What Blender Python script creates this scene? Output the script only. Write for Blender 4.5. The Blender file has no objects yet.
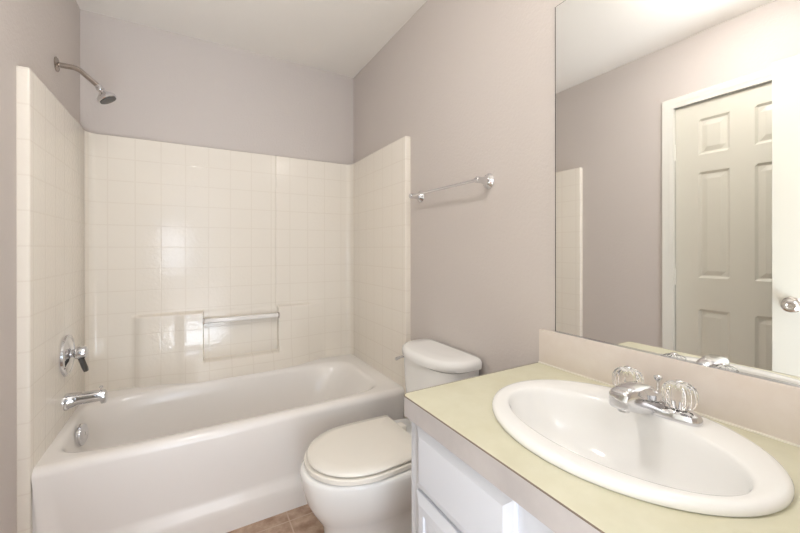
import bpy, bmesh, math
from mathutils import Matrix, Vector
from math import sin, cos, pi, radians

scn = bpy.context.scene
col = scn.collection

# ------------------------------------------------------------------ camera
F_PX, YAW, V0, ROLL = 362.27, 0.523, 249.16, 0.0008
cam_d = bpy.data.cameras.new('camera')
cam_d.sensor_width = 36.0
cam_d.lens = F_PX / 800.0 * 36.0
cam_d.shift_y = -(266.5 - V0) / 800.0
cam_d.clip_start = 0.01
cam = bpy.data.objects.new('camera', cam_d)
col.objects.link(cam)
R0 = Vector((cos(YAW), -sin(YAW), 0)); Zv = Vector((0, 0, 1)); Wv = Vector((sin(YAW), cos(YAW), 0))
rt = R0 * cos(ROLL) - Zv * sin(ROLL)
up = R0 * sin(ROLL) + Zv * cos(ROLL)
m = Matrix((rt, up, -Wv)).transposed().to_4x4()
m.translation = Vector((-1.0255, -2.4562, 1.182))
cam.matrix_world = m
scn.camera = cam

# ------------------------------------------------------------------ world, lights, exposure
w = bpy.data.worlds.new('world'); scn.world = w; w.use_nodes = True
w.node_tree.nodes['Background'].inputs[0].default_value = (0.80, 0.88, 1.0, 1)
w.node_tree.nodes['Background'].inputs[1].default_value = 1.0
scn.view_settings.view_transform = 'Standard'
scn.view_settings.look = 'None'
scn.view_settings.gamma = 1.0
scn.view_settings.use_curve_mapping = False
scn.view_settings.exposure = 0.52


def area(name, loc, rot, sx, sy, power, color):
    d = bpy.data.lights.new(name, 'AREA'); d.shape = 'RECTANGLE'
    d.size = sx; d.size_y = sy; d.energy = power; d.color = color
    o = bpy.data.objects.new(name, d); o.location = loc; o.rotation_euler = rot
    col.objects.link(o); return o


# daylight entering through the hall window behind the camera, facing the bathroom doorway
area('hall_daylight', (-1.36, -4.28, 1.18), (radians(90), 0, 0), 0.62, 0.75, 8, (0.74, 0.85, 1.0))
# added overhead fill light in the hall, no known fixture
area('hall_overhead_fill', (-1.0, -3.5, 2.38), (0, 0, 0), 1.8, 1.1, 8, (0.80, 0.90, 1.0))
# added upward fill light over the hall floor, brightens the bathroom ceiling
area('hall_upward_fill', (-0.50, -3.45, 0.03), (radians(180), 0, 0), 1.5, 1.5, 92, (0.76, 0.88, 1.0))
DOME = 41.0
LAMP_C = (1.0, 0.95, 0.86)


# ------------------------------------------------------------------ mesh helpers
class MB:
    def __init__(self): self.bm = bmesh.new()

    def add(self, verts, faces):
        vs = [self.bm.verts.new(v) for v in verts]
        for f in faces:
            try: self.bm.faces.new([vs[i] for i in f])
            except ValueError: pass
        return self

    def box(self, lo, hi, bev=0.0, seg=2):
        b = bmesh.new()
        bmesh.ops.create_cube(b, size=1.0)
        c = [(a + d) / 2 for a, d in zip(lo, hi)]; s = [abs(d - a) for a, d in zip(lo, hi)]
        for v in b.verts: v.co = Vector((c[0] + v.co.x * s[0], c[1] + v.co.y * s[1], c[2] + v.co.z * s[2]))
        if bev > 0:
            bmesh.ops.bevel(b, geom=list(b.edges), offset=bev, segments=seg, affect='EDGES', profile=0.5)
        me = bpy.data.meshes.new('t'); b.to_mesh(me); b.free(); self.bm.from_mesh(me); bpy.data.meshes.remove(me)
        return self

    def loft(self, rings, cap0=True, cap1=True, closed=True):
        n = len(rings[0]); V = []; Fs = []
        for r in rings: V += [tuple(p) for p in r]
        for k in range(len(rings) - 1):
            for i in range(n if closed else n - 1):
                j = (i + 1) % n
                Fs.append((k * n + i, k * n + j, (k + 1) * n + j, (k + 1) * n + i))
        if cap0: Fs.append(tuple(range(n))[::-1])
        if cap1: Fs.append(tuple((len(rings) - 1) * n + i for i in range(n)))
        return self.add(V, Fs)

    def lathe(self, prof, origin, axis, n=32, flute=0, amp=0.0):
        """prof: list of (radius, height along axis)"""
        a = Vector(axis).normalized()
        u = a.orthogonal().normalized(); v = a.cross(u); o = Vector(origin)
        rings = []
        for r, h in prof:
            rings.append([o + a * h + (u * cos(2 * pi * i / n) + v * sin(2 * pi * i / n)) *
                          r * (1 + (amp * cos(flute * 2 * pi * i / n) if flute else 0)) for i in range(n)])
        return self.loft(rings)

    def tube(self, path, rad, n=16):
        pts = [Vector(p) for p in path]; rings = []
        rads = rad if isinstance(rad, (list, tuple)) else [rad] * len(pts)
        prev = None
        for i, p in enumerate(pts):
            t = (pts[min(i + 1, len(pts) - 1)] - pts[max(i - 1, 0)]).normalized()
            if prev is None: u = t.orthogonal().normalized()
            else: u = (prev - t * prev.dot(t)).normalized()
            prev = u; v = t.cross(u)
            rings.append([p + (u * cos(2 * pi * k / n) + v * sin(2 * pi * k / n)) * rads[i] for k in range(n)])
        return self.loft(rings)

    def grid(self, us, vs, fn):
        V = [fn(a, b) for b in vs for a in us]; n = len(us); Fs = []
        for j in range(len(vs) - 1):
            for i in range(n - 1):
                Fs.append((j * n + i, j * n + i + 1, (j + 1) * n + i + 1, (j + 1) * n + i))
        return self.add(V, Fs)

    def build(self, name, mat, parent=None, smooth=True, angle=35):
        bmesh.ops.remove_doubles(self.bm, verts=self.bm.verts, dist=1e-5)
        bmesh.ops.recalc_face_normals(self.bm, faces=self.bm.faces)
        loc = Vector((0, 0, 0))
        if parent is not None:
            q = parent
            while q is not None: loc += q.location; q = q.parent
            for v in self.bm.verts: v.co -= loc
        me = bpy.data.meshes.new(name); self.bm.to_mesh(me); self.bm.free()
        me.materials.append(mat)
        if smooth:
            me.polygons.foreach_set('use_smooth', [True] * len(me.polygons))
            me.set_sharp_from_angle(angle=radians(angle))
        o = bpy.data.objects.new(name, me); col.objects.link(o)
        if parent is not None: o.parent = parent
        return o


def thing(name, label, cat, loc, group=None):
    o = bpy.data.objects.new(name, None); col.objects.link(o); o.location = loc
    o.empty_display_size = 0.05
    o['label'] = label; o['category'] = cat
    if group: o['group'] = group
    return o


def tag(o, label, cat, kind=None):
    o['label'] = label; o['category'] = cat
    if kind: o['kind'] = kind
    return o


def ss(a, b, x):
    t = min(1, max(0, (x - a) / (b - a))); return t * t * (3 - 2 * t)


def lin(a, b, n): return [a + (b - a) * i / (n - 1) for i in range(n)]


def sup(cx, cy, ax, ay, n, t):
    c, s = cos(t), sin(t)
    return (cx + ax * math.copysign(abs(c) ** (2 / n), c), cy + ay * math.copysign(abs(s) ** (2 / n), s))


# ------------------------------------------------------------------ materials
def srgb(r, g, b):
    f = lambda c: (c / 255 / 12.92) if c <= 10 else ((c / 255 + 0.055) / 1.055) ** 2.4
    return (f(r), f(g), f(b), 1)


def base(name, color, rough=0.5, metal=0.0, spec=0.5):
    mt = bpy.data.materials.new(name); mt.use_nodes = True
    nt = mt.node_tree; p = nt.nodes['Principled BSDF']
    p.inputs['Base Color'].default_value = color; p.inputs['Roughness'].default_value = rough
    p.inputs['Metallic'].default_value = metal; p.inputs['Specular IOR Level'].default_value = spec
    return mt, nt, p


def coords(nt):
    t = nt.nodes.new('ShaderNodeTexCoord'); return t.outputs['Object']


def bump(nt, p, height, strength, dist, prev=None):
    b = nt.nodes.new('ShaderNodeBump'); b.inputs['Strength'].default_value = strength
    b.inputs['Distance'].default_value = dist
    nt.links.new(height, b.inputs['Height'])
    if prev is not None: nt.links.new(prev, b.inputs['Normal'])
    nt.links.new(b.outputs[0], p.inputs['Normal']); return b.outputs[0]


def noise(nt, scale, detail=2.0, rough=0.5, vec=None):
    n = nt.nodes.new('ShaderNodeTexNoise'); n.inputs['Scale'].default_value = scale
    n.inputs['Detail'].default_value = detail; n.inputs['Roughness'].default_value = rough
    nt.links.new(vec if vec is not None else coords(nt), n.inputs['Vector']); return n.outputs['Fac']


def mix_noise(nt, p, c1, c2, fac, lo=0.3, hi=0.7):
    r = nt.nodes.new('ShaderNodeValToRGB'); r.color_ramp.elements[0].position = lo
    r.color_ramp.elements[1].position = hi
    r.color_ramp.elements[0].color = c1; r.color_ramp.elements[1].color = c2
    nt.links.new(fac, r.inputs[0]); nt.links.new(r.outputs[0], p.inputs['Base Color']); return r.outputs[0]


def wall_paint(name, c, bstr=0.25):
    mt, nt, p = base(name, c, 0.55, spec=0.3)
    n = noise(nt, 85, 3, 0.55); bump(nt, p, n, bstr, 0.004)
    return mt


def mth(nt, op, a, b=None, c=None):
    n = nt.nodes.new('ShaderNodeMath'); n.operation = op
    for k, v in enumerate((a, b, c)):
        if v is None: continue
        if isinstance(v, (int, float)): n.inputs[k].default_value = v
        else: nt.links.new(v, n.inputs[k])
    return n.outputs[0]


def grid_groove(nt, size, width, off=(0, 0, 0), soft=0.5):
    """0 on tiles, 1 in grooves; each axis counts only on faces along it"""
    sep = nt.nodes.new('ShaderNodeSeparateXYZ'); nt.links.new(coords(nt), sep.inputs[0])
    g = nt.nodes.new('ShaderNodeNewGeometry'); sn = nt.nodes.new('ShaderNodeSeparateXYZ')
    nt.links.new(g.outputs['True Normal'], sn.inputs[0]); out = None
    for k in range(3):
        t = mth(nt, 'ADD', sep.outputs[k], off[k] + 50 * size)
        t = mth(nt, 'FRACT', mth(nt, 'DIVIDE', t, size))
        d = mth(nt, 'ABSOLUTE', mth(nt, 'SUBTRACT', t, 0.5))           # 0.5 at the line
        d = mth(nt, 'SUBTRACT', 0.5, d)
        mr = nt.nodes.new('ShaderNodeMapRange'); mr.interpolation_type = 'SMOOTHSTEP'
        nt.links.new(d, mr.inputs[0]); mr.inputs[1].default_value = width * soft / size
        mr.inputs[2].default_value = width / size
        mr.inputs[3].default_value = 1; mr.inputs[4].default_value = 0
        wt = mth(nt, 'LESS_THAN', mth(nt, 'ABSOLUTE', sn.outputs[k]), 0.6)
        v = mth(nt, 'MULTIPLY', mr.outputs[0], wt)
        out = v if out is None else mth(nt, 'MAXIMUM', out, v)
    return out


PAINT = wall_paint('greige_wall_paint', srgb(212, 203, 197), 0.35)
CEIL = wall_paint('ceiling_paint', srgb(248, 242, 234), 0.12)
TRIM, _n, _p = base('white_trim_paint', srgb(236, 233, 224), 0.35)
DOORM, _n, _p = base('white_door_paint', srgb(226, 222, 209), 0.38)
bump(_n, _p, noise(_n, 30, 2), 0.03, 0.002)
CAB, _n, _p = base('white_cabinet_paint', srgb(214, 214, 219), 0.6, spec=0.25)
bump(_n, _p, noise(_n, 40, 2), 0.03, 0.002)
PORC, _n, _p = base('white_porcelain', srgb(243, 241, 238), 0.08)
mix_noise(_n, _p, srgb(242, 240, 237), srgb(244, 242, 239), noise(_n, 3))
SEATM, _n, _p = base('toilet_seat_plastic', srgb(240, 234, 224), 0.18)
mix_noise(_n, _p, srgb(239, 233, 223), srgb(241, 235, 225), noise(_n, 4))
TUBM, _n, _p = base('tub_acrylic', srgb(247, 242, 237), 0.16)
bump(_n, _p, noise(_n, 25, 1), 0.02, 0.002)
# embossed tile-look acrylic
TILE, _n, _p = base('tile_look_acrylic', srgb(243, 235, 223), 0.08, spec=0.36)
gr = grid_groove(_n, 0.118, 0.0040, (0.055, 0.03, 0.072), 0.2)
mix_noise(_n, _p, srgb(243, 235, 223), srgb(237, 228, 215), gr, 0.0, 1.0)
_s = _n.nodes.new('ShaderNodeSeparateXYZ'); _n.links.new(coords(_n), _s.inputs[0])
_m = _n.nodes.new('ShaderNodeMapRange'); _n.links.new(_s.outputs[2], _m.inputs[0])
_m.inputs[1].default_value = .08; _m.inputs[2].default_value = .20      # no tile pattern on the low cove above the tub
_y = mth(_n, 'LESS_THAN', _s.outputs[1], -.055)
_k = mth(_n, 'MAXIMUM', _m.outputs[0], mth(_n, 'SUBTRACT', 1.0, mth(_n, 'LESS_THAN', mth(_n, 'ABSOLUTE', _s.outputs[0]), .60)))
inv = mth(_n, 'SUBTRACT', 1.0, mth(_n, 'MULTIPLY', gr, _k))
b1 = bump(_n, _p, inv, 0.25, 0.001)
bump(_n, _p, noise(_n, 62, 1, 0.5), 0.16, 0.004, b1)
CHROME, _n, _p = base('chrome', (0.72, 0.72, 0.74, 1), 0.09, 1.0)
bump(_n, _p, noise(_n, 20, 1), 0.01, 0.001)
NICKEL, _n, _p = base('brushed_nickel', (0.46, 0.41, 0.37, 1), 0.22, 1.0)
bump(_n, _p, noise(_n, 60, 1), 0.02, 0.001)
SATIN, _n, _p = base('satin_nickel', (0.62, 0.59, 0.56, 1), 0.2, 1.0)
bump(_n, _p, noise(_n, 60, 1), 0.02, 0.001)
DARK, _n, _p = base('dark_rubber', (0.06, 0.055, 0.05, 1), 0.35)
SEAM, _n, _p = base('laminate_seam', srgb(128, 112, 98), 0.6)
MIRR, _n, _p = base('mirror_silver', (0.93, 0.93, 0.915, 1), 0.0, 1.0)
EDGEM, _n, _p = base('mirror_glass_edge', srgb(84, 80, 76), 0.2)
ACRY, _n, _p = base('clear_acrylic', (1, 1, 1, 1), 0.02)
_p.inputs['Transmission Weight'].default_value = 1.0; _p.inputs['IOR'].default_value = 1.49
bump(_n, _p, noise(_n, 60, 1), 0.05, 0.002)
CAULK, _n, _p = base('caulk', srgb(238, 232, 220), 0.5)


def laminate(name, c1, c2, rough=0.35):
    mt, nt, p = base(name, c1, rough)
    n1 = noise(nt, 9, 5, 0.6); mix_noise(nt, p, c1, c2, n1, 0.32, 0.68)
    return mt


LAM_TOP = laminate('cream_laminate', srgb(209, 204, 177), srgb(218, 214, 191), 0.42)
LAM_SPL = laminate('cream_laminate_light_tint', srgb(224, 211, 200), srgb(232, 222, 213), 0.35)  # same laminate as the top; the light's pinkish cast is in the colour
LAM_EDGE = laminate('cream_laminate_cool_shade', srgb(180, 172, 169), srgb(192, 184, 180), 0.4)  # same laminate again, cooler light on the upright edge painted in as grey
# floor: mottled tan sheet vinyl with a square tile pattern
FLOORM, _n, _p = base('tan_vinyl_tile', srgb(178, 148, 128), 0.32)
fac = noise(_n, 14, 6, 0.62)
c_t = mix_noise(_n, _p, srgb(150, 118, 96), srgb(205, 178, 156), fac, 0.34, 0.68)
gr = grid_groove(_n, 0.305, 0.004, (0.045, 0.24, 0.15), 0.4)
mx = _n.nodes.new('ShaderNodeMix'); mx.data_type = 'RGBA'
_n.links.new(gr, mx.inputs[0]); _n.links.new(c_t, mx.inputs[6]); mx.inputs[7].default_value = srgb(196, 172, 152)
_n.links.new(mx.outputs[2], _p.inputs['Base Color'])
bump(_n, _p, mth(_n, 'SUBTRACT', 1.0, gr), 0.3, 0.001)

# ------------------------------------------------------------------ room shell
W, H = 1.524, 2.428
YF = -2.62                       # bathroom front wall, inner face
HY = -4.3                        # hall far wall, inner face
HX0, HX1 = -2.3, 0.30
tag(MB().box((-2.45, HY - .12, -0.1), (0.45, 0.12, 0.0)).build('floor', FLOORM, smooth=False),
    'mottled tan vinyl tile floor', 'floor', 'structure')
tag(MB().box((-2.45, HY - .12, H), (0.45, 0.12, H + 0.1)).build('ceiling', CEIL, smooth=False),
    'smooth off-white ceiling', 'ceiling', 'structure')
tag(MB().box((-W - .12, 0, 0), (.12, .12, H)).build('wall_back', PAINT, smooth=False),
    'greige painted wall behind the bathtub', 'wall', 'structure')
tag(MB().box((0, YF, 0), (.12, 0, H)).build('wall_right', PAINT, smooth=False),
    'greige painted wall carrying mirror and towel bar', 'wall', 'structure')
CD0, CD1, CDH = -1.380, -2.004, 2.040    # closet door opening
tag(MB().box((-W - .12, CD0, 0), (-W, 0, H)).box((-W - .12, CD1, CDH), (-W, CD0, H)).box((-W - .12, YF, 0), (-W, CD1, H))
    .build('wall_left', PAINT, smooth=False), 'greige painted wall with shower fittings and closet door', 'wall', 'structure')
ED0, ED1, EDH = -1.425, -0.665, 2.045    # entry doorway
tag(MB().box((-W - .12, YF - .12, 0), (ED0, YF, H)).box((ED0, YF - .12, EDH), (ED1, YF, H)).box((ED1, YF - .12, 0), (.12, YF, H))
    .build('wall_front', PAINT, smooth=False), 'greige painted wall with the entry doorway', 'wall', 'structure')
# hall beyond the doorway (behind the camera)
WX0, WX1, WZ0, WZ1 = -1.85, -0.65, 0.65, 1.95
tag(MB().box((HX0 - .12, HY - .12, 0), (HX0, YF - .12, H)).build('wall_hall_left', PAINT, smooth=False),
    'greige hall wall', 'wall', 'structure')
tag(MB().box((HX1, HY - .12, 0), (HX1 + .12, YF - .12, H)).build('wall_hall_right', PAINT, smooth=False),
    'greige hall wall', 'wall', 'structure')
tag(MB().box((HX0, YF - .12, 0), (-W - .12, YF - .02, H)).box((.12, YF - .12, 0), (HX1, YF - .02, H))
    .build('wall_hall_near', PAINT, smooth=False), 'greige hall wall beside the doorway', 'wall', 'structure')
tag(MB().box((HX0, HY - .12, 0), (WX0, HY, H)).box((WX1, HY - .12, 0), (HX1, HY, H))
    .box((WX0, HY - .12, 0), (WX1, HY, WZ0)).box((WX0, HY - .12, WZ1), (WX1, HY, H))
    .build('wall_hall_far', PAINT, smooth=False), 'greige hall wall with a window', 'wall', 'structure')
b = MB()
for lo, hi in (((WX0, HY - .1, WZ0), (WX0 + .04, HY - .04, WZ1)), ((WX1 - .04, HY - .1, WZ0), (WX1, HY - .04, WZ1)),
               ((WX0, HY - .1, WZ0), (WX1, HY - .04, WZ0 + .04)), ((WX0, HY - .1, WZ1 - .04), (WX1, HY - .04, WZ1)),
               ((WX0, HY - .1, 1.28), (WX1, HY - .04, 1.32))):
    b.box(lo, hi, 0.004)
tag(b.build('window_1', TRIM), 'white framed hall window', 'window', 'structure')
# baseboards
b = MB().box((-W, CD0 + .06, 0), (-W + .012, -.793, .085), .003)
b.box((-W, YF, 0), (-W + .012, CD1 - .06, .085), .003)
tag(b.build('baseboard_left', TRIM), 'white baseboard along the closet wall', 'baseboard', 'structure')
tag(MB().box((-.012, -1.65, 0), (0, -.793, .085), .003).build('baseboard_right', TRIM),
    'white baseboard behind the toilet', 'baseboard', 'structure')


def casing(name, label, axis, plane, face, a0, a1, h, wd=.055, th=.016):
    """door casing with a stepped profile; axis 'y' = on a wall of constant x"""
    b = MB()
    s = 1 if a0 > a1 else -1
    P = [(-.004, 0), (-.004, th * .50), (.002, th * .62), (wd * .40, th * .66), (wd * .48, th * .86), (wd * .70, th * .88), (wd * .78, th), (wd - .004, th), (wd, th * .8), (wd, 0)]
    def pt(a, z, t):
        return (plane + face * t, a, z) if axis == 'y' else (a, plane + face * t, z)
    rings = [[pt(a0 + s * o, 0, t) for o, t in P], [pt(a0 + s * o, h + o, t) for o, t in P],
             [pt(a1 - s * o, h + o, t) for o, t in P], [pt(a1 - s * o, 0, t) for o, t in P]]
    b.loft(rings)
    return tag(b.build(name, TRIM), label, 'trim', 'structure')


casing('trim_1', 'white moulded casing around the closed closet door', 'y', -W, 1, CD0 + .002, CD1 - .002, CDH - .004)
casing('trim_2', 'white moulded casing around the entry doorway', 'x', YF, 1, ED0 - .001, ED1 + .001, EDH)
b = MB().box((-W - .118, CD0 - .004, 0), (-W, CD0 + .0, CDH)).box((-W - .118, CD1, 0), (-W, CD1 + .004, CDH))
b.box((-W - .118, CD1, CDH - .006), (-W, CD0, CDH))
tag(b.build('trim_3', TRIM, smooth=False), 'white jamb of the closet door', 'trim', 'structure')


def door_face(us, vs, wd, ht):
    """depth of a six-panel door face at (u from one edge, v height)"""
    st, mid = .112, .100; pw = (wd - 2 * st - mid) / 2
    P = []
    for u0 in (st, st + pw + mid):
        for v0, v1 in ((.235, .825), (1.005, 1.615), (1.715, 1.922)):
            P.append((u0, u0 + pw, v0, v1))
    lu = {0, wd}; lv = {0, ht}
    for a, b_, c, d in P:
        for o_ in (0, .012, .018, .042, .046):
            lu |= {a + o_, b_ - o_}; lv |= {c + o_, d - o_}
    def dep(u, v):
        for a, b_, c, d in P:
            e = min(u - a, b_ - u, v - c, d - v)
            if e >= -1e-6:
                if e <= .0121: return .009 * e / .012
                if e <= .0181: return .009
                if e <= .0421: return .009 - .007 * (e - .018) / .024
                return .002
        return 0.0
    return sorted(lu), sorted(lv), dep


def six_panel_door(name, label, wd, ht, th, place, knob_u, hinge_v, hinge_u):
    """place(u, v, d): d = 0 front face ... th back face"""
    us, vs, dep = door_face(None, None, wd, ht)
    b = MB().grid(us, vs, lambda u, v: place(u, v, dep(u, v)))
    b.grid(us, vs, lambda u, v: place(u, v, th - dep(u, v)))
    for u in (0, wd): b.grid([0, th], vs, lambda d, v, u=u: place(u, v, d))
    for v in (0, ht): b.grid(us, [0, th], lambda u, d, v=v: place(u, v, d))
    o = b.build(name, DOORM, smooth=False)
    tag(o, label, 'door', 'structure')
    c = Vector(place(knob_u, .925, 0)); n = (c - Vector(place(knob_u, .925, th))).normalized()
    prof = [(0.0, 0), (.033, 0), (.034, .004), (.028, .009), (.014, .013), (.0125, .030), (.018, .036), (.027, .043),
            (.0295, .052), (.027, .060), (.019, .066), (.012, .0655), (.009, .063), (0, .063)]
    MB().lathe(prof, c, n).build('door_knob', SATIN, o)
    MB().lathe(prof, Vector(place(knob_u, .925, th)), -n).build('door_knob', SATIN, o)
    for v in hinge_v:
        hb = MB(); p0 = Vector(place(hinge_u, v - .045, -.004)); p1 = Vector(place(hinge_u, v + .045, -.004))
        hb.tube([p0, p1], .0055, 12)
        q0 = Vector(place(hinge_u, v + .045, -.004)); hb.lathe([(0, 0), (.0065, 0), (.0065, .004), (.003, .008), (0, .009)], q0, (0, 0, 1), 12)
        hb.build('hinge', TRIM, o)
    return o


six_panel_door('door_1', 'closed white six-panel closet door reflected in the mirror', .610, 2.018, .035,
               lambda u, v, d: (-W - .012 - d, -1.3875 - u, .010 + v), .55, (.25, 1.0, 1.75), -.003)
# open entry door, hinged at the front wall, swung in beside the closet door
HPX, HPY, DW = -1.405, YF + .022, .735
ang = radians(6.5)
du = Vector((sin(ang), cos(ang), 0)); dn = Vector((cos(ang), -sin(ang), 0))


def place2(u, v, d):
    p = Vector((HPX, HPY, .010 + v)) + du * u + dn * (.035 - d)
    return (p.x, p.y, p.z)


six_panel_door('door_2', 'open white entry door with round knob at the right of the mirror', DW, 2.022, .035,
               place2, DW - .062, (), 0)

# ------------------------------------------------------------------ tub surround
T = .032; SH = 1.791; SD = -.791
sur = thing('tub_surround', 'glossy cream tile-look acrylic surround on three walls above the bathtub', 'tub surround', (-W / 2, -.02, .44))
MB().box((-W - .007, SD, 0), (-W + T, -.001, SH), .0065, 3).build('side_panel', TILE, sur)
MB().box((-T, SD, 0), (.007, -.001, SH), .0065, 3).build('side_panel', TILE, sur)


def bulge(x, z):
    zt = .815
    top = 1 - ss(zt - .006, zt + .012, z)
    d = .030 * ss(-1.31, -1.25, x) * (1 - ss(-.45, -.20, x))
    mid = .006 * ss(-1.10, -1.055, x) * (1 - ss(-.52, -.24, x))
    # cove running out over the tub rim
    low = .060 * (1 - ss(.425, .66, z)) ** 1.5 * ss(-1.20, -.98, x) * (1 - ss(-.62, -.20, x))
    t = (d + mid + low) * top
    niche = ss(-.967, -.961, x) * (1 - ss(-.547, -.541, x)) * ss(.530, .540, z)
    return t * (1 - niche) + .002 * niche * top


def back_y(x, z):
    y = -T - bulge(x, z)
    # coved inside corners
    r = .045
    for xe, s in ((-W + T, 1), (-T, -1)):
        e = (x - xe) * s
        if e < r: y = min(y, -T - (r - math.sqrt(max(0, r * r - (r - e) ** 2))))
    # upright joint in the panel above the ledge
    g = abs(x + .552)
    if g < .004 and z > .80: y += .004 * (1 - g / .004)
    return y


xs = lin(-W + T, -T, 120)
xs += [-W + T + .045 * (1 - cos(a)) for a in lin(.1, 1.5, 8)] + [-T - .045 * (1 - cos(a)) for a in lin(.1, 1.5, 8)]
xs += [-.556, -.554, -.552, -.550, -.548, -.967, -.965, -.963, -.961, -.547, -.545, -.543, -.541]
xs += lin(-1.085, -1.06, 6); xs = sorted(set(round(v, 4) for v in xs))
zs = sorted(set(round(v, 4) for v in lin(.40, SH - .006, 60) + lin(.808, .83, 9) + lin(.525, .545, 7)))
b = MB().grid(xs, zs, lambda x, z: (x, back_y(x, z), z))
b.grid(xs, [0, .4, 1.0], lambda x, t: (x, back_y(x, SH - .006) * (1 - t) + t * -.001 + (.006 if t == .4 else 0), SH - .006 + (.006 if t else 0)))
b.build('back_panel', TILE, sur, angle=50)
bar = MB().box((-.960, -.082, .752), (-.545, -.056, .778), .006, 3)
bar.build('grab_rail', TUBM, sur)
for x0, x1 in ((-.966, -.958), (-.549, -.540)):
    MB().box((x0, -.085, .748), (x1, -.050, .781), .002).build('rail_bracket', NICKEL, sur)

# ------------------------------------------------------------------ bathtub
TH = .435; X0, X1 = -W + T - .001, -T + .001
tub = thing('bathtub', 'glossy white alcove bathtub with plain apron beneath the tile-look surround', 'bathtub', (-W / 2, -.40, 0))
N = 160
out = []
per = [(X0, -.752), (X1, -.752), (X1, -.034), (X0, -.034)]
for k in range(4):
    a, c = per[k], per[(k + 1) % 4]
    for i in range(N // 4): out.append((a[0] + (c[0] - a[0]) * i / (N // 4), a[1] + (c[1] - a[1]) * i / (N // 4)))
WX, WY = (-1.462 + -.125) / 2, (-.716 + -.135) / 2
rings = [[(p[0], p[1], TH) for p in out]]


def well(l, r_, f, bk, z, n):
    cx, cy = (l + r_) / 2, (f + bk) / 2; ax, ay = (r_ - l) / 2, (bk - f) / 2; R = []
    for p in out:
        t = math.atan2((p[1] - WY) / .33, (p[0] - WX) / .70)
        # parameter giving roughly that direction on the superellipse
        c, s = cos(t), sin(t)
        rr = (abs(c) ** n + abs(s) ** n) ** (-1 / n)
        R.append((cx + ax * c * rr, cy + ay * s * rr, z))
    return R


for l, r_, f, bk, z, n in ((-1.474, -.112, -.730, -.124, TH, 7), (-1.466, -.122, -.722, -.132, TH - .004, 6.5),
                           (-1.460, -.132, -.714, -.140, TH - .014, 6), (-1.456, -.144, -.707, -.147, TH - .032, 5.5),
                           (-1.447, -.175, -.698, -.156, .36, 5), (-1.435, -.225, -.685, -.170, .26, 4.6),
                           (-1.420, -.275, -.672, -.183, .17, 4.2), (-1.400, -.315, -.655, -.200, .12, 4),
                           (-1.36, -.37, -.62, -.235, .092, 3.6), (-1.25, -.5, -.55, -.31, .082, 3), (-1.0, -.7, -.45, -.40, .080, 2.5)):
    rings.append(well(l, r_, f, bk, z, n))
b = MB().loft(rings, cap0=False, cap1=True)
prof = [(-.752, TH)] + [(-.752 - .031 * sin(a), TH - .031 + .031 * cos(a)) for a in lin(.2, pi / 2, 7)]
prof += [(-.782, .37), (-.778, .30), (-.772, .22), (-.768, .155), (-.7685, .142), (-.772, .130), (-.780, .105), (-.7835, .092), (-.7845, .07), (-.785, .0)]
ux = [0, .004, .010, .018, .030, .042, .06] + lin(.1, 1.36, 24) + [1.40, 1.42, 1.432, 1.442, 1.45, 1.458]
Ln = X1 - X0


def apron(u, k):
    y, z = prof[int(k)]
    u = u / 1.458 * Ln
    e = min(u, Ln - u)
    rim = 1 - ss(.02, .05, e)                      # raised border at each end
    y2 = y + (-.784 - y) * rim if z < .40 else y
    inset = .034 * (TH - z) / TH                   # ends taper in slightly to the floor
    x = X0 + inset + u * (Ln - 2 * inset) / Ln
    return (x, y2, z)


b.grid(ux, list(range(len(prof))), apron)
# returns closing the ends of the apron
for s in (0, 1.458):
    b.grid([0, 1], list(range(len(prof))), lambda t, k, s=s: (apron(s, k)[0], apron(s, k)[1] * (1 - t) + -.70 * t, apron(s, k)[2]))
for q in (X0 + .001, X1 - .061): b.box((q, -.770, 0), (q + .06, -.70, TH - .02))
b.build('tub_shell', TUBM, tub, angle=40)
MB().lathe([(0, 0), (.046, 0), (.047, .006), (.044, .014), (.034, .018), (.012, .018), (.010, .016), (0, .016)], (-1.4445, -.40, .376), (1, -.15, .05)).build('overflow_plate', CHROME, tub)
MB().lathe([(0, 0), (.032, 0), (.033, .003), (.026, .005), (.020, .004), (0, .004)], (-1.20, -.42, .0815), (0, 0, 1)).build('drain', CHROME, tub)
MB().box((X0 + .002, -.040, TH - .002), (X1 - .002, -.030, TH + .006), .003).build('caulk_line', CAULK, tub)

# ------------------------------------------------------------------ shower fittings on the left wall
VY = -.400
sh = thing('wall_shower', 'brushed metal shower head on a bent arm high on the left wall', 'shower head', (-W, VY + .015, 1.972))
MB().lathe([(0, 0), (.030, 0), (.031, .003), (.026, .007), (.014, .010), (0, .010)], (-W, VY + .015, 1.972), (1, 0, 0)).build('flange', NICKEL, sh)
pth = [(-W + .004, VY + .015, 1.972), (-W + .05, VY + .015, 1.972)]
for a in lin(0, radians(42), 8)[1:]:
    pth.append((-W + .05 + .055 * sin(a), VY + .015, 1.972 - .055 * (1 - cos(a))))
dv = Vector((cos(radians(42)), 0, -sin(radians(42))))
p_end = Vector(pth[-1]) + dv * .072
pth.append(tuple(p_end))
MB().tube(pth, .0108).build('shower_arm', NICKEL, sh)
hd = Vector((cos(radians(58)), 0, -sin(radians(58))))
h = MB().lathe([(0, -.004), (.0125, -.002), (.0135, .008), (.015, .010), (.015, .018), (.012, .021), (.014, .027), (.020, .034),
                (.033, .046), (.037, .053), (.0375, .062), (.035, .065), (0, .0645)], p_end, hd).build('head', CHROME, sh)
MB().lathe([(0, .0648), (.033, .0648), (.0325, .068), (0, .0685)], p_end, hd).build('spray_face', DARK, h)

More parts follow.
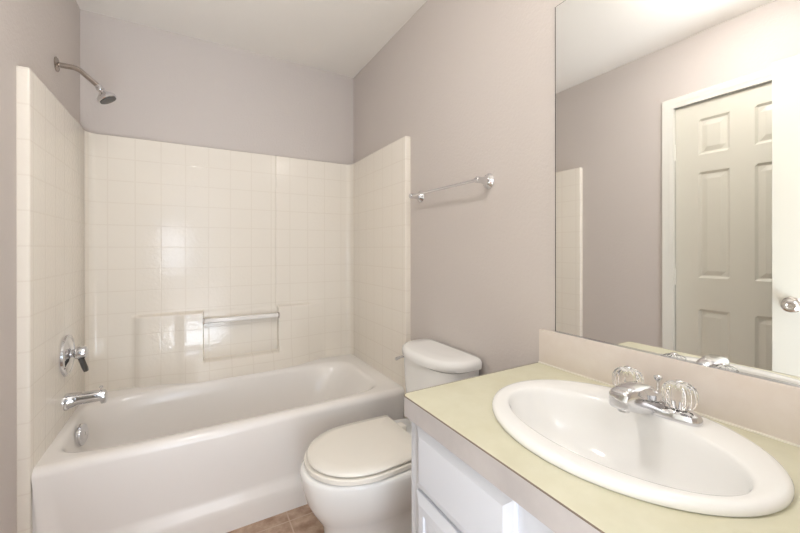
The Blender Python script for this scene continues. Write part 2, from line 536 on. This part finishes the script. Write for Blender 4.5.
vl = thing('shower_valve', 'round chrome shower valve plate with a drooping lever on the left panel', 'shower valve', (-W + T, VY, .728))
MB().lathe([(0, 0), (.085, 0), (.088, .004), (.087, .012), (.078, .016), (.074, .013), (.062, .016), (.040, .021), (.034, .022), (.0, .022)],
           (-W + T, VY, .728), (1, 0, 0), 48).build('escutcheon', CHROME, vl)
hn = MB().lathe([(0, .012), (.017, .012), (.017, .030), (.023, .032), (.0265, .036), (.0265, .064), (.024, .070), (.016, .073), (0, .074)],
                (-W + T, VY, .734), (1, 0, 0)).build('handle', CHROME, vl)
lv = MB()
rr = []
for t, wd, th in ((0, .011, .011), (.25, .011, .011), (.5, .012, .011), (.75, .017, .011), (1, .021, .008)):
    cx_, cz_ = -W + T + .050 + .020 * t, .714 - .060 * t
    cy_ = VY - .006 * t
    rr.append([(cx_ + th * sin(a), cy_ + wd * cos(a), cz_) for a in lin(0, 2 * pi, 17)[:-1]])
lv.loft(rr).build('lever', DARK, hn)

sp = thing('tub_spout', 'chrome tub spout with a diverter knob below the valve plate', 'tub spout', (-W + T, VY, .530))
rr = []
for x, zt, zb, hw in ((0, .031, -.031, .030), (.012, .031, -.031, .030), (.018, .030, -.026, .028), (.045, .028, -.018, .025), (.09, .027, -.016, .023),
                      (.118, .026, -.017, .022), (.122, .026, -.028, .022), (.134, .024, -.029, .021), (.139, .018, -.026, .017)):
    zc, zh = (zt + zb) / 2, (zt - zb) / 2
    ring = []
    for a in lin(0, 2 * pi, 29)[:-1]:
        yy, zz = sup(VY, .530 + zc * 1.1, hw * 1.12, zh * 1.1, 2.6, a); ring.append((-W + T + x, yy, zz))
    rr.append(ring)
MB().loft(rr).build('spout_body', CHROME, sp)
MB().lathe([(0, 0), (.0035, 0), (.0035, .010), (.007, .012), (.0075, .016), (.005, .019), (0, .0195)], (-W + T + .120, VY, .557), (0, 0, 1), 20).build('diverter_knob', CHROME, sp)

# ------------------------------------------------------------------ towel bar
tb = thing('towel_bar', 'slim chrome towel bar on the greige wall above the toilet', 'towel bar', (0, -1.14, 1.453))
MB().tube([(-.058, -1.392, 1.452), (-.058, -.888, 1.452)], .0062).build('bar', CHROME, tb)
for y in (-1.385, -.895):
    MB().lathe([(0, 0), (.030, 0), (.031, .003), (.029, .006), (.020, .013), (.015, .024), (.0125, .040), (.0125, .058), (.0125, .064), (.009, .069), (0, .070)],
               (0, y, 1.452), (-1, 0, 0)).build('post', CHROME, tb)

# ------------------------------------------------------------------ toilet
TY = -1.163
to = thing('toilet', 'white two-piece toilet with closed lid between the bathtub and vanity', 'toilet', (-.35, TY, 0))


def egg(front, back, hw, z, n_back=3.0, mid=None, n=64, n_front=2.15, cy=TY):
    mid = mid if mid is not None else back - (back - front) * .48
    R = []
    for i in range(n):
        t = 2 * pi * i / n; c, s = cos(t), sin(t)
        if c >= 0: x = mid + (back - mid) * abs(c) ** (2 / n_back); y = hw * math.copysign(abs(s) ** (2 / n_back), s)
        else: x = mid - (mid - front) * abs(c) ** (2 / n_front); y = hw * math.copysign(abs(s) ** (2 / n_front), s)
        R.append((x, cy + y, z))
    return R


bw = MB().loft([egg(-0.616, -.10, 0.118, 0), egg(-0.619, -.10, 0.121, .012), egg(-0.610, -.10, 0.113, .035), egg(-0.602, -.10, 0.106, .09), egg(-0.600, -.10, 0.106, .14),
                egg(-0.608, -.10, 0.114, .172), egg(-0.626, -.09, 0.130, .200), egg(-0.646, -.07, 0.151, .232), egg(-0.664, -.05, 0.169, .268), egg(-0.676, -.04, 0.184, .310),
                egg(-0.683, -.035, 0.192, .345), egg(-0.686, -.03, 0.195, .368), egg(-0.685, -.03, 0.194, .380), egg(-0.676, -.035, 0.185, .386)])
# trapway swelling on both flanks
for s in (-1, 1):
    P = [Vector(p) for p in ((-.47, TY + s * .060, .20), (-.42, TY + s * .078, .225), (-.35, TY + s * .090, .245), (-.28, TY + s * .094, .225), (-.23, TY + s * .093, .17),
                             (-.205, TY + s * .090, .10), (-.20, TY + s * .088, .03), (-.20, TY + s * .088, .0))]
    Q = []
    for k in range(1, len(P) - 2):
        for t in lin(0, 1, 9)[:-1]:
            a, b_, c, d = P[k - 1:k + 3]
            Q.append(.5 * ((2 * b_) + (c - a) * t + (2 * a - 5 * b_ + 4 * c - d) * t * t + (3 * b_ - a - 3 * c + d) * t ** 3))
    bw.tube(Q, [.030 + .016 * min(1, i / 8) for i in range(len(Q))], 24)
bw.build('bowl', PORC, to, angle=60)


def lidring(front, hw, back, z, hb):
    """seat outline: round front, sides easing to a straight hinge edge"""
    R = []; mid = -.455; n = 48
    for i in range(n + 1):
        t = pi / 2 + pi * i / n
        c, s = cos(t), sin(t)
        R.append((mid - (mid - front) * abs(c) ** (2 / 2.1), TY + hw * math.copysign(abs(s) ** (2 / 2.1), s), z))
    for k in range(1, 9):
        t = k / 8; R.append((mid + (back - mid) * t, TY - (hw + (hb - hw) * t ** 1.8), z))
    for k in range(0, 8):
        t = 1 - k / 8; R.append((mid + (back - mid) * t, TY + (hw + (hb - hw) * t ** 1.8), z))
    return R


MB().loft([lidring(-.655, .172, -.258, .386, .158), lidring(-.655, .172, -.258, .3905, .158), lidring(-.668, .185, -.250, .391, .169), lidring(-.670, .187, -.249, .393, .170), lidring(-.670, .187, -.249, .406, .170), lidring(-.667, .184, -.251, .409, .168), lidring(-.655, .172, -.258, .4095, .158)]
          ).build('seat', SEATM, to)
MB().loft([lidring(-0.645, 0.165, -.258, .409, .158), lidring(-0.645, 0.165, -.258, .4135, .158), lidring(-0.658, 0.178, -.252, .414, .168), lidring(-0.661, 0.181, -.250, .4165, .170), lidring(-0.661, 0.181, -.250, .421, .170),
           lidring(-0.655, 0.175, -.254, .4275, .166), lidring(-0.620, 0.143, -.26, .4315, .138), lidring(-0.540, 0.073, -.33, .434, .07)]).build('lid', SEATM, to, angle=50)
for s in (-1, 1):
    MB().box((-.245, TY + s * .075 - .022, .387), (-.215, TY + s * .075 + .022, .418), .006, 3).build('hinge', SEATM, to)


def tankring(front, hw, z, back=-.012, n=3.0, cxm=-.085, hwb=None):
    R = []; m_ = 64; hwb = hwb or hw
    for i in range(m_):
        t = 2 * pi * i / m_; c, s = cos(t), sin(t)
        if c >= 0:
            x = cxm + (back - cxm) * abs(c) ** (2 / 8); y = hw * math.copysign(abs(s) ** (2 / 8), s)
        else:
            x = cxm - (cxm - front) * abs(c) ** (2 / n); y = hw * math.copysign(abs(s) ** (2 / n), s)
        R.append((x, TY - .008 + y, z))
    return R


MB().loft([tankring(-.165, .150, .380), tankring(-.180, .165, .392), tankring(-.186, .172, .42), tankring(-.198, .186, .60), tankring(-.202, .190, .7005)]).build('tank', PORC, to)
MB().loft([tankring(-.206, .196, .7015, n=2.5), tankring(-.216, .206, .707, n=2.4), tankring(-.218, .208, .722, n=2.4), tankring(-.216, .207, .733, n=2.4), tankring(-.208, .197, .742, n=2.5),
           tankring(-.196, .188, .7455, n=2.5, back=-.016), tankring(-.14, .13, .7465, n=2.5, back=-.03)]).build('tank_lid', PORC, to, angle=50)
lv = MB().lathe([(0, 0), (.014, 0), (.014, .006), (.008, .009), (.008, .016), (0, .016)], (-.140, TY - .008 + .186, .672), (-.35, 1, 0), 20)
lv.tube([(-.146, TY + .192, .672), (-.160, TY + .196, .671), (-.178, TY + .197, .667), (-.190, TY + .197, .664)], [.006, .006, .007, .0075], 12)
lv.build('flush_lever', CHROME, to)
for s in (-1, 1):
    MB().lathe([(0, 0), (.016, 0), (.016, .008), (.010, .018), (0, .021)], (-.30, TY + s * .125, 0), (0, 0, 1), 20).build('bolt_cap', PORC, to)

# ------------------------------------------------------------------ vanity cabinet
VY0, VY1 = -1.645, YF + .004
FX = -.524
vc = thing('vanity_cabinet', 'white painted vanity cabinet with raised-edge fronts under the cream countertop', 'cabinet', (-.25, -2.14, 0))
b = MB().box((FX, VY0 - .018, .10), (-.004, VY0, .752), .0015).box((FX, VY1, .10), (-.004, VY1 + .018, .752))
b.box((FX + .0005, VY1 + .017, .10), (FX + .018, VY0 - .017, .752)).box((FX + .018, VY1 + .017, .10), (-.004, VY0 - .017, .118)).box((-.012, VY1 + .017, .118), (-.004, VY0 - .017, .752))
b.box((FX + .07, VY1, 0), (FX + .085, VY0 - .018, .101)).box((FX + .07, VY0 - .018, 0), (-.004, VY0 - .0005, .101))
b.build('carcass', CAB, vc)


def raised(y0, y1, z0, z1, framed=False):
    """slab with a moulded edge on the cabinet face, facing -x"""
    b = MB()
    def rect(i, d): return [(FX - d, y0 - i, z0 + i), (FX - d, y1 + i, z0 + i), (FX - d, y1 + i, z1 - i), (FX - d, y0 - i, z1 - i)]
    prof = [(0, 0), (0, .007), (.002, .0085), (.004, .009), (.022, .016)]
    if framed: prof += [(.040, .016), (.042, .011), (.048, .010), (.066, .0145), (.070, .015)]
    b.loft([rect(i, d) for i, d in prof], cap0=True, cap1=True)
    return b


def front(name, *a, **k): return raised(*a, **k).build(name, CAB, vc, smooth=False)


front('drawer_front', -1.683, -2.005, .585, .741)
front('door', -1.683, -2.005, .125, .575, framed=True)
front('drawer_front', -2.084, -2.590, .585, .741)
front('door', -2.084, -2.335, .125, .575, framed=True)
front('door', -2.339, -2.590, .125, .575, framed=True)

# ------------------------------------------------------------------ countertop
CZ = .8025
SX, SY = -.261, -2.0165              # sink centre
ct = thing('countertop', 'cream laminate countertop with backsplash on the white vanity cabinet', 'countertop', (-.27, -2.13, .752))
ox0, ox1, oy0, oy1 = -.5475, -.002, VY1, -1.636
outl = []
def seg(a, c, n):
    for i in range(n): outl.append((a[0] + (c[0] - a[0]) * i / n, a[1] + (c[1] - a[1]) * i / n))
r = .018
seg((ox1, oy1), (ox0 + r, oy1), 20)
for a in lin(0, pi / 2, 7)[:-1]: outl.append((ox0 + r - r * sin(a), oy1 - r + r * cos(a)))
seg((ox0, oy1 - r), (ox0, oy0), 40); seg((ox0, oy0), (ox1, oy0), 20); seg((ox1, oy0), (ox1, oy1), 40)
def hole(z, ax=.205, ay=.245):
    R = []
    for p in outl:
        t = math.atan2((p[1] - SY) / ay, (p[0] - SX) / ax); R.append((SX + ax * cos(t), SY + ay * sin(t), z))
    return R
o3 = lambda z, i=0: [(p[0] + (i if p[0] < -.3 else 0), p[1] - (i if p[1] > -2 else 0), z) for p in outl]
MB().loft([hole(CZ - .03), hole(CZ), o3(CZ), o3(CZ - .03), hole(CZ - .03)], cap0=False, cap1=False).build('worktop', LAM_TOP, ct, angle=30)
# laminate edge strip round the front and the free end, a hair inside a dark seam line
k0 = 20 + 6 + 40
edge_o = outl[:k0 + 1]
def strip(d0, d1, z0, z1):
    b = MB(); A = []; 
    def off(d):
        R = []
        for i, p in enumerate(edge_o):
            if i <= 20 and p[1] >= oy1 - 1e-6: R.append((p[0], p[1] + d))
            elif p[0] <= ox0 + 1e-6: R.append((p[0] - d, p[1]))
            else:
                v = Vector((p[0] - ox0 - r, p[1] - oy1 + r)).normalized(); R.append((p[0] + v.x * d, p[1] + v.y * d))
        return R
    a, c = off(d0), off(d1)
    V = [(*p, z0) for p in a] + [(*p, z1) for p in a] + [(*p, z1) for p in c] + [(*p, z0) for p in c]
    n = len(a); Fs = []
    for q in range(4):
        for i in range(n - 1): Fs.append((q * n + i, q * n + i + 1, ((q + 1) % 4) * n + i + 1, ((q + 1) % 4) * n + i))
    Fs += [(0, n, 2 * n, 3 * n), (n - 1, 2 * n - 1, 3 * n - 1, 4 * n - 1)]
    return b.add(V, Fs)
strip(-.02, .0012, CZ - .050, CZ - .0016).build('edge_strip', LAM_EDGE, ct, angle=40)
strip(-.001, .0014, CZ - .0016, CZ + .0002).build('edge_seam', SEAM, ct, angle=40)
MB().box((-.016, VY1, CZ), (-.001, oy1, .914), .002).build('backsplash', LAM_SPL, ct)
MB().box((-.020, VY1, CZ - .001), (-.015, oy1, CZ + .004), .0015).build('caulk_line', CAULK, ct)

# ------------------------------------------------------------------ sink
sk = thing('sink', 'oval white drop-in sink set into the cream countertop', 'sink', (SX, SY, CZ))
IX, IY = -.291, -2.022
def el(cx, cy, ax, ay, z, n=2.0, m_=96):
    return [(*sup(cx, cy, ax, ay, n, 2 * pi * i / m_), z) for i in range(m_)]
OA, OB = .217, .2645
R = [el(SX, SY, OA - .002, OB - .002, CZ + .0005), el(SX, SY, OA, OB, CZ + .003), el(SX, SY, OA, OB, CZ + .009), el(SX, SY, OA - .0025, OB - .0025, CZ + .0135),
     el(SX, SY, OA - .007, OB - .007, CZ + .0162), el(SX, SY, OA - .014, OB - .014, CZ + .0172)]
R += [el(IX, IY, .146, .230, CZ + .0165), el(IX, IY, .141, .226, CZ + .0150), el(IX, IY, .138, .223, CZ + .011), el(IX, IY, .135, .220, CZ + .003), el(IX, IY, .132, .216, CZ - .010),
      el(IX, IY, .130, .205, CZ - .030), el(IX, IY, .122, .194, CZ - .052), el(IX, IY, .110, .176, CZ - .075), el(IX, IY, .094, .150, CZ - .095), el(IX, IY, .074, .115, CZ - .110),
      el(IX, IY, .050, .070, CZ - .119), el(IX, IY, .024, .024, CZ - .122)]
R += [el(IX, IY, .024, .024, CZ - .145), el(IX, IY, .09, .13, CZ - .128), el(IX, IY, .130, .195, CZ - .07), el(IX, IY, .146, .226, CZ - .006), el(SX, SY, .195, .235, CZ + .0005)]
MB().loft(R + [R[0]], cap0=False, cap1=False).build('basin', PORC, sk, angle=60)
MB().lathe([(0, 0), (.022, 0), (.023, .003), (.018, .004), (.012, .006), (0, .008)], (IX, IY, CZ - .122), (0, 0, 1)).build('drain_stopper', CHROME, sk)

# ------------------------------------------------------------------ faucet
FXc, FY, FZ = -.120, -2.030, CZ + .0165
fc = thing('faucet', 'chrome centerset faucet with two clear fluted knobs on the sink rim', 'faucet', (FXc, FY, FZ))
bs = [[(*sup(FXc, FY, ax, ay, 3.2, t), FZ + z) for t in lin(0, 2 * pi, 49)[:-1]]
      for ax, ay, z in ((.027, .090, -.002), (.029, .092, .002), (.029, .092, .008), (.026, .088, .016), (.020, .080, .020), (.008, .05, .021))]
MB().loft(bs).build('base', CHROME, fc)
rr = []
for dx, zt, zb, hw, n in ((.028, .022, .0, .018, 2.5), (.016, .034, .0, .024, 2.6), (.0, .048, .0, .026, 2.8), (-.025, .061, .0, .0255, 3), (-.050, .070, .002, .0245, 3.2),
                          (-.080, .074, .011, .023, 3.6), (-.108, .073, .021, .022, 4), (-.126, .070, .027, .0215, 4), (-.135, .066, .030, .0205, 4), (-.138, .060, .034, .018, 3)):
    zc, zh = FZ + (zt + zb) / 2, (zt - zb) / 2
    rr.append([(FXc + dx, *sup(FY, zc, hw, zh, n, t)) for t in lin(0, 2 * pi, 33)[:-1]])
MB().loft(rr).build('spout', CHROME, fc, angle=45)
MB().lathe([(0, 0), (.0115, 0), (.0115, .014), (.009, .015), (0, .012)], (FXc - .116, FY, FZ + .022), (0, 0, 1), 24).build('aerator', CHROME, fc)
MB().lathe([(0, .01), (.0028, .01), (.0032, .058), (.005, .060), (.0085, .066), (.0085, .070), (.005, .072), (0, .0725)], (FXc + .026, FY, FZ), (0, 0, 1), 20).build('lift_rod', CHROME, fc)
for s in (-1, 1):
    ky = FY + s * .053
    MB().lathe([(0, .015), (.019, .015), (.0195, .019), (.016, .023), (.007, .025), (.006, .040), (0, .040)], (FXc, ky, FZ), (0, 0, 1), 24).build('valve_collar', CHROME, fc)
    kb = MB().lathe([(0, .0245), (.018, .0245), (.0245, .028), (.0290, .037), (.0305, .049), (.0295, .061), (.025, .071), (.018, .0755), (.010, .0775), (0, .078)],
                    (FXc, ky, FZ), (0, 0, 1), 80, 10, .07).build('knob', ACRY, fc)
    MB().lathe([(0, .0785), (.008, .0785), (.008, .0805), (.005, .082), (0, .082)], (FXc, ky, FZ), (0, 0, 1), 20).build('index_button', CHROME, kb)

# ------------------------------------------------------------------ mirror
MY0, MY1, MZ0, MZ1 = -1.692, YF + .03, .9165, 1.964
mr = thing('wall_mirror', 'large frameless wall mirror above the sink backsplash', 'mirror', (-.003, (MY0 + MY1) / 2, MZ0))
MB().box((-.0060, MY1, MZ0), (-.001, MY0, MZ1)).build('glass_edge', EDGEM, mr, smooth=False)
MB().add([(-.0062, MY0 - .003, MZ0 + .0015), (-.0062, MY1 + .0015, MZ0 + .0015), (-.0062, MY1 + .0015, MZ1 - .0015), (-.0062, MY0 - .003, MZ1 - .0015)], [(0, 1, 2, 3)]).build('mirror_glass', MIRR, mr, smooth=False)
MB().box((-.0095, MY1, MZ0 - .0022), (-.001, MY0, MZ0 - .0004)).box((-.0080, MY1, MZ0 - .0022), (-.0066, MY0, MZ0 + .0018)).build('bottom_channel', CHROME, mr, smooth=False)

# ------------------------------------------------------------------ vanity light above the mirror (just out of frame; it lights the room)
LMP, _n, _p = base('lit_frosted_glass', (1, 1, 1, 1), 0.4)
_p.inputs['Emission Color'].default_value = (*LAMP_C, 1); _p.inputs['Emission Strength'].default_value = 7.0
vlg = thing('vanity_light', 'vanity light bar with three frosted globes above the mirror', 'light', (0, -2.15, 2.16))
MB().box((-.03, -2.48, 2.11), (-.001, -1.82, 2.21), .006).build('back_plate', CHROME, vlg)
for y in (-2.37, -2.15, -1.93):
    MB().lathe([(0, 0), (.026, 0), (.024, .03), (.022, .035), (0, .035)], (-.03, y, 2.16), (-1, 0, 0)).build('socket', CHROME, vlg)
    MB().lathe([(.018, 0)] + [(.055 * sin(a), .055 - .055 * cos(a)) for a in lin(.4, pi - .02, 16)], (-.062, y, 2.16), (-1, 0, 0)).build('globe', LMP, vlg)

# added dome-shaped fill light on the bathroom ceiling, out of frame
DM, _n, _p = base('fill_light_dome', (1, 1, 1, 1), 0.4)
_p.inputs['Emission Color'].default_value = (1.0, 0.98, 0.96, 1); _p.inputs['Emission Strength'].default_value = DOME
dl = thing('ceiling_fill_light', 'added unseen fill light, dome-shaped, on the ceiling', 'light', (-1.00, -1.74, H))
MB().lathe([(0, 0), (.125, 0), (.128, .012), (.120, .022), (0, .022)], (-1.00, -1.74, H), (0, 0, -1)).build('canopy', TRIM, dl)
MB().lathe([(.112, .018)] + [(.112 * cos(a), .022 + .055 * sin(a)) for a in lin(0.05, pi / 2 - .03, 12)] + [(0, .077)], (-1.00, -1.74, H), (0, 0, -1)).build('dome', DM, dl)
